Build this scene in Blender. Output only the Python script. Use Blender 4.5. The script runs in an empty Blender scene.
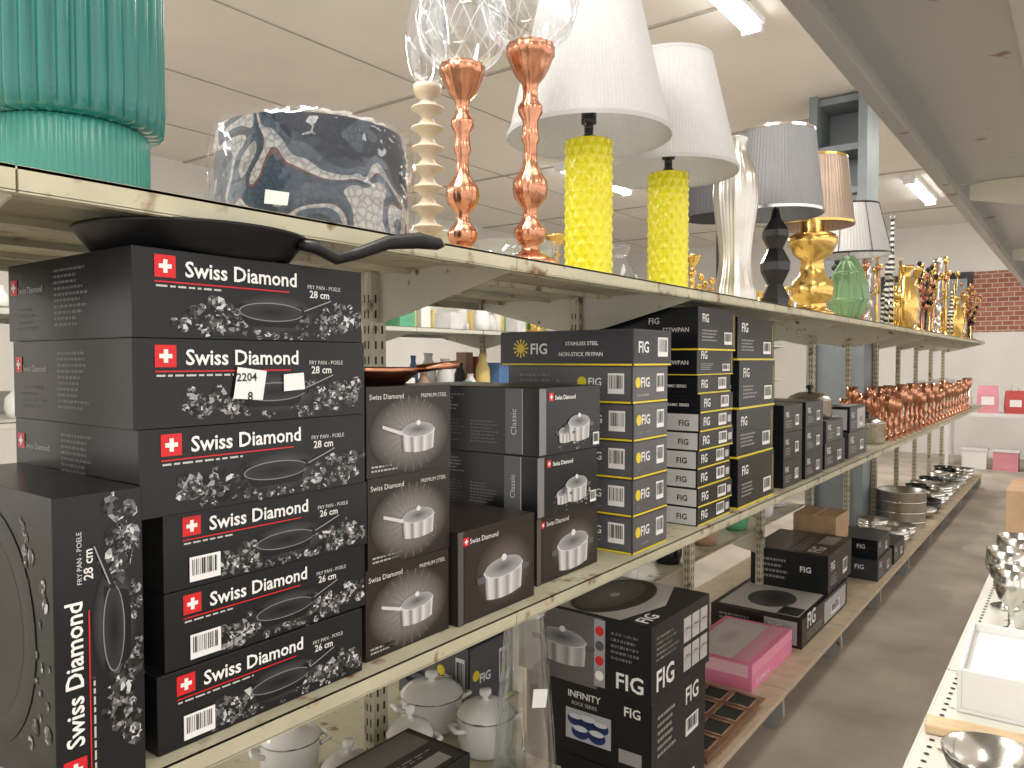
import bpy, math, random
from mathutils import Vector, Matrix
random.seed(7)
scn=bpy.context.scene
try: scn.view_settings.view_transform='Standard'
except Exception: pass
V=Vector
# ------------------------------------------------------------ materials
def newmat(name):
    m=bpy.data.materials.new(name); m.use_nodes=True
    nt=m.node_tree; b=nt.nodes.get('Principled BSDF'); return m,nt,b
def mat(name,col,rough=.5,metal=0.,var=.12,scale=10.,bump=0.,rust=0.,emit=0.,coat=0.,spec=.5):
    m,nt,b=newmat(name)
    tc=nt.nodes.new('ShaderNodeTexCoord'); n=nt.nodes.new('ShaderNodeTexNoise')
    n.inputs['Scale'].default_value=scale; n.inputs['Detail'].default_value=5
    nt.links.new(tc.outputs['Object'],n.inputs['Vector'])
    r=nt.nodes.new('ShaderNodeValToRGB')
    r.color_ramp.elements[0].position=.3; r.color_ramp.elements[1].position=.7
    r.color_ramp.elements[0].color=(*[c*(1-var) for c in col],1)
    r.color_ramp.elements[1].color=(*[min(1,c*(1+var)) for c in col],1)
    nt.links.new(n.outputs['Fac'],r.inputs['Fac']); out=r.outputs['Color']
    if rust>0:
        n2=nt.nodes.new('ShaderNodeTexNoise'); n2.inputs['Scale'].default_value=22; n2.inputs['Detail'].default_value=8
        nt.links.new(tc.outputs['Object'],n2.inputs['Vector'])
        r2=nt.nodes.new('ShaderNodeValToRGB'); r2.color_ramp.elements[0].position=.66-rust*.1; r2.color_ramp.elements[1].position=.70
        nt.links.new(n2.outputs['Fac'],r2.inputs['Fac'])
        mx=nt.nodes.new('ShaderNodeMixRGB'); mx.inputs['Color2'].default_value=(.17,.08,.04,1)
        nt.links.new(r2.outputs['Color'],mx.inputs['Fac']); nt.links.new(out,mx.inputs['Color1']); out=mx.outputs['Color']
    nt.links.new(out,b.inputs['Base Color'])
    b.inputs['Roughness'].default_value=rough; b.inputs['Metallic'].default_value=metal
    b.inputs['Specular IOR Level'].default_value=spec
    if coat: b.inputs['Coat Weight'].default_value=coat
    if emit:
        b.inputs['Emission Color'].default_value=(*col,1); b.inputs['Emission Strength'].default_value=emit
    if bump:
        bp=nt.nodes.new('ShaderNodeBump'); bp.inputs['Strength'].default_value=bump; bp.inputs['Distance'].default_value=.01
        nt.links.new(n.outputs['Fac'],bp.inputs['Height']); nt.links.new(bp.outputs['Normal'],b.inputs['Normal'])
    return m
def glassmat(name,tint=(1,1,1),base=.12,edge=.75,rough=.03,bs=14,bst=.35):
    m,nt,b=newmat(name); nt.nodes.remove(b)
    o=nt.nodes['Material Output']; t=nt.nodes.new('ShaderNodeBsdfTransparent'); t.inputs['Color'].default_value=(*tint,1)
    g=nt.nodes.new('ShaderNodeBsdfGlossy'); g.inputs['Roughness'].default_value=rough; g.inputs['Color'].default_value=(.9,.92,.95,1)
    lw=nt.nodes.new('ShaderNodeLayerWeight'); lw.inputs['Blend'].default_value=.35
    mr=nt.nodes.new('ShaderNodeMapRange'); mr.inputs['To Min'].default_value=base; mr.inputs['To Max'].default_value=edge
    nt.links.new(lw.outputs['Facing'],mr.inputs['Value'])
    mx=nt.nodes.new('ShaderNodeMixShader'); nt.links.new(mr.outputs['Result'],mx.inputs['Fac'])
    nt.links.new(t.outputs[0],mx.inputs[1]); nt.links.new(g.outputs[0],mx.inputs[2])
    tc=nt.nodes.new('ShaderNodeTexCoord'); n=nt.nodes.new('ShaderNodeTexNoise'); n.inputs['Scale'].default_value=bs
    nt.links.new(tc.outputs['Object'],n.inputs['Vector'])
    bp=nt.nodes.new('ShaderNodeBump'); bp.inputs['Strength'].default_value=bst; bp.inputs['Distance'].default_value=.02
    nt.links.new(n.outputs['Fac'],bp.inputs['Height']); nt.links.new(bp.outputs['Normal'],g.inputs['Normal'])
    nt.links.new(mx.outputs[0],o.inputs['Surface']); return m
def shade_mat(name,col,tr=.35,rough=.8):
    m,nt,b=newmat(name); b.inputs['Roughness'].default_value=rough
    tc=nt.nodes.new('ShaderNodeTexCoord'); n=nt.nodes.new('ShaderNodeTexNoise'); n.inputs['Scale'].default_value=60
    nt.links.new(tc.outputs['Object'],n.inputs['Vector'])
    r=nt.nodes.new('ShaderNodeValToRGB'); r.color_ramp.elements[0].color=(*[c*.88 for c in col],1); r.color_ramp.elements[1].color=(*col,1)
    nt.links.new(n.outputs['Fac'],r.inputs['Fac']); nt.links.new(r.outputs['Color'],b.inputs['Base Color'])
    t=nt.nodes.new('ShaderNodeBsdfTranslucent'); nt.links.new(r.outputs['Color'],t.inputs['Color'])
    mx=nt.nodes.new('ShaderNodeMixShader'); mx.inputs['Fac'].default_value=tr
    nt.links.new(b.outputs[0],mx.inputs[1]); nt.links.new(t.outputs[0],mx.inputs[2])
    nt.links.new(mx.outputs[0],nt.nodes['Material Output'].inputs['Surface']); return m
def printmat():
    m,nt,b=newmat('printed_ink'); a=nt.nodes.new('ShaderNodeAttribute'); a.attribute_name='Col'
    nt.links.new(a.outputs['Color'],b.inputs['Base Color']); b.inputs['Roughness'].default_value=.32; b.inputs['Specular IOR Level'].default_value=.3; return m
def fabric_pattern():
    m,nt,b=newmat('patterned_fabric'); tc=nt.nodes.new('ShaderNodeTexCoord')
    n0=nt.nodes.new('ShaderNodeTexNoise'); n0.inputs['Scale'].default_value=9; n0.inputs['Detail'].default_value=1; n0.inputs['Distortion'].default_value=.8
    nt.links.new(tc.outputs['Object'],n0.inputs['Vector'])
    r=nt.nodes.new('ShaderNodeValToRGB'); cr=r.color_ramp; cr.interpolation='CONSTANT'
    cr.elements[0].position=0; cr.elements[0].color=(.012,.02,.04,1)
    cr.elements[1].position=.40; cr.elements[1].color=(.055,.075,.105,1)
    for p,c in ((.49,(.32,.32,.33,1)),(.53,(.40,.39,.38,1)),(.56,(.14,.06,.055,1)),(.575,(.035,.055,.09,1)),(.63,(.06,.08,.11,1)),(.68,(.36,.35,.34,1))):
        e=cr.elements.new(p); e.color=c
    nt.links.new(n0.outputs['Fac'],r.inputs['Fac'])
    w=nt.nodes.new('ShaderNodeTexVoronoi'); w.inputs['Scale'].default_value=75; w.feature='DISTANCE_TO_EDGE'
    nt.links.new(tc.outputs['Object'],w.inputs['Vector'])
    rw=nt.nodes.new('ShaderNodeValToRGB'); rw.color_ramp.elements[0].color=(.25,.25,.27,1); rw.color_ramp.elements[1].position=.2
    nt.links.new(w.outputs['Distance'],rw.inputs['Fac'])
    mx=nt.nodes.new('ShaderNodeMixRGB'); mx.blend_type='MULTIPLY'; mx.inputs['Fac'].default_value=.6
    nt.links.new(r.outputs['Color'],mx.inputs['Color1']); nt.links.new(rw.outputs['Color'],mx.inputs['Color2'])
    nt.links.new(mx.outputs['Color'],b.inputs['Base Color']); b.inputs['Roughness'].default_value=.6; return m
def brickmat():
    m,nt,b=newmat('red_brick'); tc=nt.nodes.new('ShaderNodeTexCoord'); mp=nt.nodes.new('ShaderNodeMapping')
    mp.inputs['Rotation'].default_value=(math.radians(90),0,0)
    k=nt.nodes.new('ShaderNodeTexBrick'); k.inputs['Scale'].default_value=3.6
    k.inputs['Color1'].default_value=(.42,.17,.11,1); k.inputs['Color2'].default_value=(.30,.11,.075,1); k.inputs['Mortar'].default_value=(.55,.48,.42,1)
    nt.links.new(tc.outputs['Object'],mp.inputs['Vector']); nt.links.new(mp.outputs['Vector'],k.inputs['Vector'])
    nt.links.new(k.outputs['Color'],b.inputs['Base Color']); b.inputs['Roughness'].default_value=.9; return m
INK=printmat(); FAB=fabric_pattern(); BRK=brickmat()
CREAM=mat('cream_enamel',(.46,.435,.32),.42,.0,.16,7,rust=.8)
CREAM2=mat('cream_enamel_clean',(.54,.52,.43),.4,.0,.06,4,rust=.25)
WHITEM=mat('white_enamel_shelf',(.56,.56,.50),.35,0,.05,5,rust=.1)
GREYUND=mat('grey_enamel_underside',(.40,.40,.385),.28,.3,.07,3,rust=.1)
DARK=mat('dark_slot',(.02,.02,.02),.8)
CARD=mat('black_coated_card',(.009,.010,.012),.28,0,.15,6,spec=.32)
CARDB=mat('brown_black_card',(.022,.016,.014),.3,0,.15,6,spec=.32)
CARDG=mat('charcoal_card',(.04,.04,.045),.32,0,.1,6,spec=.35)
CARDW=mat('white_card',(.68,.68,.67),.45,0,.04,6)
CARDT=mat('kraft_card',(.45,.30,.18),.8,0,.1,20)
CARDP=mat('pink_card',(.75,.22,.38),.45,0,.08,6)
PANM=mat('nonstick_black',(.009,.009,.010),.42,.1,.2,60,spec=.35)
TEAL=mat('teal_ceramic',(.008,.145,.13),.25,0,.12,5,coat=.3)
TEALD=mat('mint_ceramic',(.035,.22,.18),.35,0,.1,5,coat=.1)
YEL=mat('yellow_ceramic',(.72,.66,.003),.24,0,.05,8,coat=.3)
COPPER=mat('rose_copper',(.55,.26,.16),.24,1,.14,30,bump=.25)
GOLD=mat('polished_gold',(.70,.47,.15),.22,1,.1,15)
SILVER=mat('polished_silver',(.64,.63,.60),.18,1,.08,9)
SILV2=mat('brushed_silver',(.56,.54,.50),.3,1,.1,12)
CHAMP=mat('champagne_shade',(.40,.31,.25),.3,.75,.08,9)
BLACKM=mat('black_gloss',(.012,.012,.014),.15,0,.1,5)
WOODW=mat('cream_turned_wood',(.50,.43,.32),.5,0,.08,15)
WHITEC=mat('white_ceramic',(.76,.76,.74),.15,0,.03,5,coat=.3)
GREENC=mat('sage_ceramic',(.16,.29,.14),.35,0,.1,5)
WSH=shade_mat('white_pleated_fabric',(.52,.515,.52),.14)
GSH=shade_mat('silver_grey_pleats',(.24,.245,.26),.08,.4)
DSH=shade_mat('dark_grey_shade',(.08,.08,.09),.05,.5)
GLASS=glassmat('clear_glass',(.97,.98,.98),.08,.6,.03,6,.1)
CUTG=glassmat('cut_crystal_glass',(.93,.94,.95),.06,.62,.04,8,.05)
FILM=glassmat('plastic_film',(.99,.99,.99),.015,.28,.08,14,.7)
CEIL=mat('painted_ceiling_board',(.80,.75,.69),.8,0,.05,1.2)
SEAM=mat('ceiling_seam',(.42,.38,.34),.9)
WALLM=mat('painted_wall_white',(.72,.71,.68),.8,0,.04,2)
FLOORM=mat('dusty_concrete',(.40,.35,.30),.75,0,.22,2.2,bump=.15)
BASEB=mat('plywood_board',(.48,.38,.27),.6,0,.15,12)
STEELB=mat('blue_grey_steel',(.24,.27,.29),.5,.1,.1,4)
TUBE=mat('fluorescent_tube',(1,1,1),.3,0,0,1,emit=14)
FIXT=mat('fixture_white',(.8,.8,.8),.5)
MIXC=[mat('stock_%d'%i,c,.5) for i,c in enumerate([(.6,.6,.6),(.10,.20,.42),(.45,.10,.07),(.10,.35,.2),(.7,.55,.2),(.8,.78,.75),(.05,.05,.06),(.35,.22,.15)])]

# ------------------------------------------------------------ mesh builder
class MB:
    def __init__(s): s.v=[];s.f=[];s.m=[];s.c=[];s.s=[];s.mats=[]
    def mi(s,m):
        if m not in s.mats: s.mats.append(m)
        return s.mats.index(m)
    def add(s,vs,fs,m,col=(1,1,1),smooth=False,vc=None,M=None):
        b=len(s.v); k=s.mi(m)
        for i,p in enumerate(vs):
            p=V(p)
            if M is not None: p=M@p
            s.v.append(p); s.c.append(vc[i] if vc else col)
        for f in fs: s.f.append([b+i for i in f]); s.m.append(k); s.s.append(smooth)
    def box(s,x0,x1,y0,y1,z0,z1,m,M=None):
        x0,x1=min(x0,x1),max(x0,x1)
        vs=[(x,y,z) for z in(z0,z1) for y in(y0,y1) for x in(x0,x1)]
        s.add(vs,[(0,2,3,1),(4,5,7,6),(0,1,5,4),(2,6,7,3),(0,4,6,2),(1,3,7,5)],m,M=M)
    def lathe(s,prof,m,seg=32,o=(0,0,0),rf=None,M=None,smooth=True,cap=True):
        vs=[];n=len(prof)
        for (r,z) in prof:
            for j in range(seg):
                a=2*math.pi*j/seg; rr=rf(r,z,a) if rf else r
                vs.append((o[0]+rr*math.cos(a),o[1]+rr*math.sin(a),o[2]+z))
        fs=[(i*seg+j,i*seg+(j+1)%seg,(i+1)*seg+(j+1)%seg,(i+1)*seg+j) for i in range(n-1) for j in range(seg)]
        if cap:
            if prof[0][0]>1e-4: fs.append(tuple(reversed(range(seg))))
            if prof[-1][0]>1e-4: fs.append(tuple((n-1)*seg+j for j in range(seg)))
        s.add(vs,fs,m,smooth=smooth,M=M)
    def tube(s,pts,rad,m,seg=10,flat=1.,closed=False):
        pts=[V(p) for p in pts]; n=len(pts); vs=[]
        if not hasattr(rad,'__len__'): rad=[rad]*n
        for i,p in enumerate(pts):
            if closed: t=pts[(i+1)%n]-pts[i-1]
            else: t=pts[min(i+1,n-1)]-pts[max(i-1,0)]
            t.normalize(); up=V((0,0,1)) if abs(t.z)<.95 else V((1,0,0))
            a=t.cross(up).normalized(); b=a.cross(t).normalized()
            for j in range(seg):
                q=2*math.pi*j/seg; vs.append(p+a*math.cos(q)*rad[i]+b*math.sin(q)*rad[i]*flat)
        k=n if closed else n-1
        fs=[(i*seg+j,i*seg+(j+1)%seg,((i+1)%n)*seg+(j+1)%seg,((i+1)%n)*seg+j) for i in range(k) for j in range(seg)]
        if not closed: fs+= [tuple(reversed(range(seg))),tuple((n-1)*seg+j for j in range(seg))]
        s.add(vs,fs,m,smooth=True)
    def obj(s,name,loc=(0,0,0),rot=(0,0,0),parent=None,bevel=0):
        me=bpy.data.meshes.new(name); me.from_pydata([tuple(p) for p in s.v],[],s.f)
        for m in s.mats: me.materials.append(m)
        me.polygons.foreach_set('material_index',s.m); me.polygons.foreach_set('use_smooth',s.s)
        ca=me.color_attributes.new('Col','FLOAT_COLOR','POINT')
        ca.data.foreach_set('color',[x for c in s.c for x in (c[0],c[1],c[2],1.)])
        me.update()
        o=bpy.data.objects.new(name,me); scn.collection.objects.link(o); o.location=loc; o.rotation_euler=rot
        if parent: o.parent=parent
        if bevel:
            b=o.modifiers.new('bevel','BEVEL'); b.width=bevel; b.segments=2; b.limit_method='ANGLE'; b.angle_limit=math.radians(60)
        return o
def empty(name,loc=(0,0,0)):
    e=bpy.data.objects.new(name,None); e.empty_display_size=.1; e.location=loc; scn.collection.objects.link(e); return e
# ------------------------------------------------------------ text
_tc={}
def tmesh(t,bold):
    k=(t,bold)
    if k in _tc: return _tc[k]
    cu=bpy.data.curves.new('t','FONT'); cu.body=t; cu.resolution_u=2; cu.size=1
    if bold: cu.offset=.018
    o=bpy.data.objects.new('t',cu); scn.collection.objects.link(o); bpy.context.view_layer.update()
    me=o.to_mesh(); vs=[(p.co.x,p.co.y) for p in me.vertices]; fs=[tuple(p.vertices) for p in me.polygons]
    o.to_mesh_clear(); bpy.data.objects.remove(o); bpy.data.curves.remove(cu)
    x0=min(v[0] for v in vs); x1=max(v[0] for v in vs); y0=min(v[1] for v in vs); y1=max(v[1] for v in vs)
    vs=[(a-x0,b-y0) for a,b in vs]; _tc[k]=(vs,fs,x1-x0,y1-y0); return _tc[k]
WH=(.8,.8,.8); BK=(.02,.02,.022); RED=(.62,.02,.025); GR=(.3,.3,.31); YL=(.75,.6,.03)
class Fr:
    def __init__(s,mb,o,u,v,n,W,H): s.mb=mb;s.o=V(o);s.u=V(u);s.v=V(v);s.n=V(n);s.W=W;s.H=H
    def P(s,x,y,k=1): return s.o+s.u*x+s.v*y+s.n*(.0005*k)
    def rect(s,a0,b0,a1,b1,col=WH,k=1,m=None,cols=None):
        W,H=s.W,s.H; ps=[s.P(a*W,b*H,k) for a,b in((a0,b0),(a1,b0),(a1,b1),(a0,b1))]
        s.mb.add(ps,[(0,1,2,3)],m or INK,col,vc=cols)
    def poly(s,pts,col,k=1,cols=None,cx=0,cy=0):
        s.mb.add([s.P(cx*s.W+x,cy*s.H+y,k) for x,y in pts],[tuple(range(len(pts)))],INK,col,vc=cols)
    def ell(s,cx,cy,rx,ry,c0,c1=None,k=1,n=24,dx=0,dy=0,ang=0):
        c1=c1 or c0; X=cx*s.W+dx; Y=cy*s.H+dy; ps=[s.P(X,Y,k)]; ca,sa=math.cos(ang),math.sin(ang)
        for i in range(n):
            a=2*math.pi*i/n; x=rx*math.cos(a); y=ry*math.sin(a); ps.append(s.P(X+x*ca-y*sa,Y+x*sa+y*ca,k))
        s.mb.add(ps,[(0,1+i,1+(i+1)%n) for i in range(n)],INK,vc=[c0]+[c1]*n)
    def gems(s,a0,b0,a1,b1,n,r0=.005,r1=.0125,k=1.2,dim=.85):
        W,H=s.W,s.H
        for i in range(n):
            r=random.uniform(r0,r1); 
            X=random.triangular(a0*W,a1*W); Y=random.triangular(b0*H,b1*H,(b0*.6+b1*.4)*H)
            X=min(max(X,r*1.1),W-r*1.1); Y=min(max(Y,r*1.1),H-r*1.1)
            m=random.choice((6,7,8)); a=random.random()*6; ry=r*random.uniform(.6,1)
            off=(random.uniform(-.3,.3)*r,random.uniform(-.3,.3)*r); dd=dim*random.choice((.35,.6,1,1.1))
            rim=[(X+r*math.cos(a+6.283*j/m),Y+ry*math.sin(a+6.283*j/m)) for j in range(m)]
            inn=[(X+off[0]+.5*(p[0]-X),Y+off[1]+.5*(p[1]-Y)) for p in rim]; kk=k+i*.01
            for j in range(m):
                q=(j+1)%m; g=dd*random.choice((.01,.02,.03,.05,.09,.16,.35,.6)); h=dd*random.choice((.01,.02,.05,.12,.25,.65))
                s.mb.add([s.P(*rim[j],kk),s.P(*rim[q],kk),s.P(*inn[q],kk),s.P(*inn[j],kk)],[(0,1,2,3)],INK,(g,g,g*1.04))
                s.mb.add([s.P(X+off[0],Y+off[1],kk),s.P(*inn[j],kk),s.P(*inn[q],kk)],[(0,1,2)],INK,(h,h,h*1.04))
    def text(s,t,a,b,w=None,h=None,col=WH,k=2,bold=False,ang=0):
        vs,fs,tw,th=tmesh(t,bold); sc=(w*s.W/tw) if w else (h*s.H/th)
        ca,sa=math.cos(ang),math.sin(ang)
        s.mb.add([s.P(a*s.W+(x*ca-y*sa)*sc,b*s.H+(x*sa+y*ca)*sc,k) for x,y in vs],fs,INK,col)
    def lines(s,a0,b0,a1,b1,n,col=GR,k=1):
        for i in range(n):
            y=b1-(b1-b0)*(i+.5)/n; hh=(b1-b0)/n*.22; x=a0; e=a0+(a1-a0)*random.uniform(.6,1)
            while x<e:
                w=random.uniform(.02,.06)*(a1-a0)*2; s.rect(x,y-hh,min(x+w,e),y+hh,col,k); x+=w+.018*(a1-a0)*1.5
    def bar(s,a0,b0,a1,b1,k=2):
        s.rect(a0,b0,a1,b1,WH,k); n=14
        for i in range(n):
            x=a0+(a1-a0)*(.08+.84*i/n); s.rect(x,b0+(b1-b0)*.25,x+(a1-a0)*random.choice((.015,.03,.045)),b0+(b1-b0)*.9,BK,k+1)
    def cross(s,a,b,sz):
        x=a*s.W; y=b*s.H
        def R(x0,y0,x1,y1,c,k): s.mb.add([s.P(x0,y0,k),s.P(x1,y0,k),s.P(x1,y1,k),s.P(x0,y1,k)],[(0,1,2,3)],INK,c)
        R(x,y,x+sz,y+sz,RED,2); R(x+.2*sz,y+.4*sz,x+.8*sz,y+.6*sz,WH,3); R(x+.4*sz,y+.2*sz,x+.6*sz,y+.8*sz,WH,3.2)
    def pan(s,cx,cy,d,k=3,body=(.006,.006,.007),rim=(.24,.24,.26),inn=(.004,.004,.005),flip=1):
        s.poly([(-.49*d,.01),(-.40*d,-.15*d),(-.3*d,-.19*d),(.3*d,-.19*d),(.40*d,-.15*d),(.49*d,.01)],body,k,cx=cx,cy=cy)
        s.ell(cx,cy,.49*d,.12*d,rim,k=k+.4); s.ell(cx,cy,.475*d,.108*d,inn,(.03,.03,.035),k=k+.8)
        s.poly([(flip*.45*d,-.03*d),(flip*.95*d,.14*d),(flip*.97*d,.21*d),(flip*.45*d,.035*d)],(.01,.01,.012),k+1,cx=cx,cy=cy)
        s.poly([(flip*.5*d,.03*d),(flip*.95*d,.19*d),(flip*.96*d,.21*d),(flip*.5*d,.045*d)],(.3,.3,.32),k+1.3,cx=cx,cy=cy)
    def pot(s,cx,cy,d,k=3,lid=True,long=True):
        n=10;pts=[];cols=[]
        for i in range(n+1):
            x=-.42+.84*i/n; g=.10+.55*abs(math.sin(i*1.1)); cols+=[(g,g,g)]*2; pts+=[(x*d,-.36*d+.3*d*abs(x)**2),(x*1.08*d,.06*d)]
        b=[s.P(cx*s.W+x,cy*s.H+y,k) for x,y in pts]
        s.mb.add(b,[(2*i,2*i+2,2*i+3,2*i+1) for i in range(n)],INK,vc=cols)
        s.ell(cx,cy,.47*d,.12*d,(.6,.6,.61),k=k+.4,dy=.06*d)
        if lid:
            s.ell(cx,cy,.44*d,.14*d,(.08,.08,.09),(.35,.35,.36),k=k+.8,dy=.09*d); s.ell(cx,cy,.06*d,.05*d,(.7,.7,.7),k=k+1.2,dy=.22*d)
        else: s.ell(cx,cy,.43*d,.095*d,(.05,.05,.05),(.3,.3,.3),k=k+.8,dy=.06*d)
        if long: s.poly([(-.45*d,0),(-.95*d,.16*d),(-.95*d,.22*d),(-.45*d,.07*d)],(.6,.6,.62),k+1.4,cx=cx,cy=cy)
        else:
            for q in(-1,1): s.poly([(q*.44*d,-.06*d),(q*.6*d,-.05*d),(q*.62*d,.03*d),(q*.44*d,.05*d)],(.1,.1,.11),k+1.4,cx=cx,cy=cy)
def carton(name,D,y0,z0,W,L,h,m=CARD,art=None,rz=0.):
    mb=MB(); mb.box(-W/2,W/2,-L/2,L/2,0,h,m)
    A=Fr(mb,(W/2,-L/2,0),(0,1,0),(0,0,1),(1,0,0),L,h)
    C=Fr(mb,(-W/2,-L/2,0),(1,0,0),(0,0,1),(0,-1,0),W,h)
    T=Fr(mb,(W/2,-L/2,h),(0,1,0),(-1,0,0),(0,0,1),L,W)
    if art: art(A,C,T)
    else:
        T.rect(0,.46,1,.54,(.55,.42,.28),1); A.rect(.0,.0,1,.02,BK,1)
    return mb.obj(name,(-D-W/2,y0+L/2,z0),(0,0,math.radians(rz)),bevel=.0012)
# --- artwork
def art_fry(cm='28',bar=False,tag=False,top=False):
    def f(A,C,T):
        A.gems(.10,.04,.46,.46,34); A.gems(.66,.04,1.02,.52,40); A.gems(.3,.0,.9,.18,18,.003,.007)
        A.cross(.075,.68,.25*A.H); A.text('Swiss Diamond',.185,.70,w=.47,bold=True,k=3)
        A.rect(.075,.625,.62,.64,RED,2); A.lines(.08,.56,.42,.61,1,(.5,.5,.5),2)
        A.text('FRY PAN - POELE',.71,.70,w=.17,col=(.6,.6,.6)); A.text(cm+' cm',.72,.58,w=.10,col=(.7,.7,.7),bold=True)
        A.ell(.56,.34,.20*A.W,.26*A.H,(.10,.10,.11),(.009,.010,.012),k=1.0)
        A.pan(.54,.36,.30*A.W)
        if bar: A.bar(.10,.08,.23,.40,k=4)
        if tag:
            A.poly([(-.025,-.018),(.02,-.022),(.027,.018),(-.018,.024)],WH,9,cx=.43,cy=.46); A.text('2204',.375,.50,w=.085,col=BK,k=10,bold=True); A.text('8',.42,.26,w=.022,col=BK,k=10,bold=True)
            A.poly([(-.018,-.012),(.018,-.01),(.016,.014),(-.018,.012)],WH,9,cx=.63,cy=.47)
        C.cross(.03,.60,.2*C.H); C.text('Swiss Diamond',.10,.61,w=.22,col=(.40,.40,.40)); 
        C.lines(.42,.15,.70,.88,10,(.12,.12,.13)); C.lines(.08,.12,.3,.45,4,(.06,.06,.065))
        T.gems(.0,.0,1,.35,40,.004,.012); T.gems(.0,.6,1,1,25,.004,.012)
        T.ell(.5,.55,.42*T.H,.42*T.H,(.10,.10,.11),(.010,.011,.013),k=2,n=40); T.ell(.5,.55,.33*T.H,.33*T.H,(.004,.004,.004),(.02,.02,.02),k=2.5,n=40)
        T.cross(.03,.86,.045); T.text('Swiss Diamond',.18,.87,w=.6,bold=True,k=3)
    return f
def art_sauce(A,C,T):
    A.ell(.5,.45,.48*A.W,.44*A.H,(.34,.33,.32),(.022,.016,.014),k=1,n=36)
    for i in range(22):
        a=i*math.pi/11+.2; A.poly([(.0,.0),(math.cos(a)*.48*A.H,math.sin(a)*.44*A.H),(math.cos(a+.035)*.48*A.H,math.sin(a+.035)*.44*A.H)],(.13,.12,.12),1.5,cx=.5,cy=.45)
    A.pot(.58,.44,.44*A.W,k=4); A.text('PREMIUM STEEL',.62,.86,w=.33,col=(.6,.6,.6)); A.text('Swiss Diamond',.03,.86,w=.38,col=(.7,.7,.7)); A.lines(.05,.05,.4,.14,2,(.4,.4,.4))
    C.lines(.1,.2,.8,.8,6,(.2,.2,.2))
def art_cass(A,C,T):
    A.rect(.0,.02,.10,.98,(.20,.20,.21),1); A.cross(.14,.80,.12*A.H); A.text('Swiss Diamond',.23,.81,w=.33,bold=True,k=3)
    A.gems(.2,.0,1,.42,40,.003,.008); A.pot(.62,.40,.40*A.W,k=4,long=False); A.pot(.40,.30,.24*A.W,k=3,long=False); A.bar(.86,.05,.97,.25,k=4)
    C.lines(.30,.62,.55,.9,5,(.13,.13,.14)); C.lines(.30,.14,.55,.5,7,(.05,.05,.055)); C.lines(.58,.14,.76,.5,7,(.09,.09,.10))
    C.rect(.80,.02,.90,.98,(.10,.105,.115),1); C.text('Classic',.868,.3,h=.10,k=3,ang=math.pi/2,col=(.6,.6,.6)); C.rect(.90,.02,.905,.98,(.4,.4,.4),1)
    T.rect(.02,.02,.98,.98,(.03,.03,.034),1)
def art_pot1(A,C,T):
    A.rect(.08,.05,.97,.9,(.027,.020,.018),1); A.ell(.58,.45,.38*A.W,.40*A.H,(.18,.16,.15),(.027,.020,.018),k=1.5)
    A.pot(.56,.42,.56*A.W,k=4,long=False); A.cross(.06,.84,.09*A.H); A.text('Swiss Diamond',.14,.85,w=.35)
    A.rect(0,.0,.06,1,(.09,.08,.075),1)
    C.lines(.1,.2,.8,.8,6,(.15,.14,.14))
def art_fig(A,C,T):
    for F in(A,C):
        F.rect(0.01,.0,.99,.05,YL,1); F.rect(.01,.07,.99,.96,(.10,.10,.11),1)
    A.text('FIG',.22,.42,w=.24,bold=True); A.ell(.14,.55,.014,.014,YL,k=2); A.bar(.66,.28,.88,.78); A.lines(.12,.14,.5,.28,1,(.4,.4,.4))
    C.text('FIG',.67,.45,w=.10,bold=True); C.ell(.62,.56,.014,.014,YL,k=2); C.bar(.82,.25,.94,.8); C.lines(.1,.2,.45,.8,4,(.3,.3,.3)); C.lines(.62,.16,.78,.32,2,(.4,.4,.4))
def art_figtop(A,C,T):
    for F in(A,C): F.rect(0.01,.0,.99,.05,YL,1); F.rect(.01,.07,.99,.96,(.03,.03,.036),1)
    for i in range(12):
        a=i*math.pi/6; C.poly([(0,0),(.026*math.cos(a-.12),.026*math.sin(a-.12)),(.026*math.cos(a+.12),.026*math.sin(a+.12))],YL,2,cx=.17,cy=.5)
    C.ell(.17,.5,.013,.013,YL,k=3); C.text('FIG',.25,.32,w=.13,bold=True)
    C.text('STAINLESS STEEL',.52,.57,w=.24,bold=True); C.text('NON-STICK FRYPAN',.47,.26,w=.32,bold=True)
    A.text('FIG',.12,.35,w=.26,bold=True); A.bar(.62,.25,.9,.8)
def art_small(A,C,T):
    C.rect(.02,.05,.98,.95,(.55,.55,.55),1); C.text('FIG',.72,.3,w=.14,col=BK,bold=True); C.lines(.1,.3,.5,.7,2,GR,2)
    A.text('FIG',.10,.3,w=.18,bold=True); A.bar(.55,.2,.8,.85); A.rect(.84,.3,.95,.7,(.5,.5,.5),2); A.rect(.01,.0,.99,.08,YL,1)
def art_small2(A,C,T):
    C.text('CERAMIC SERIES',.5,.35,w=.35,bold=True); A.text('FIG',.10,.3,w=.18,bold=True); A.bar(.6,.2,.85,.85); A.rect(.01,.0,.99,.08,YL,1)
def art_stew(A,C,T):
    C.text('FIG',.55,.62,w=.10,bold=True); C.text('STEWPAN',.68,.42,w=.24,bold=True,col=(.6,.6,.6)); C.rect(.0,.0,1,.04,YL,1)
    A.rect(0,0,1,.04,YL,1); A.text('FIG',.1,.65,w=.16,bold=True); A.lines(.1,.2,.5,.5,4,(.3,.3,.3)); A.bar(.68,.15,.9,.45); A.rect(.94,.1,.97,.9,(.25,.2,.02),1)
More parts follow.
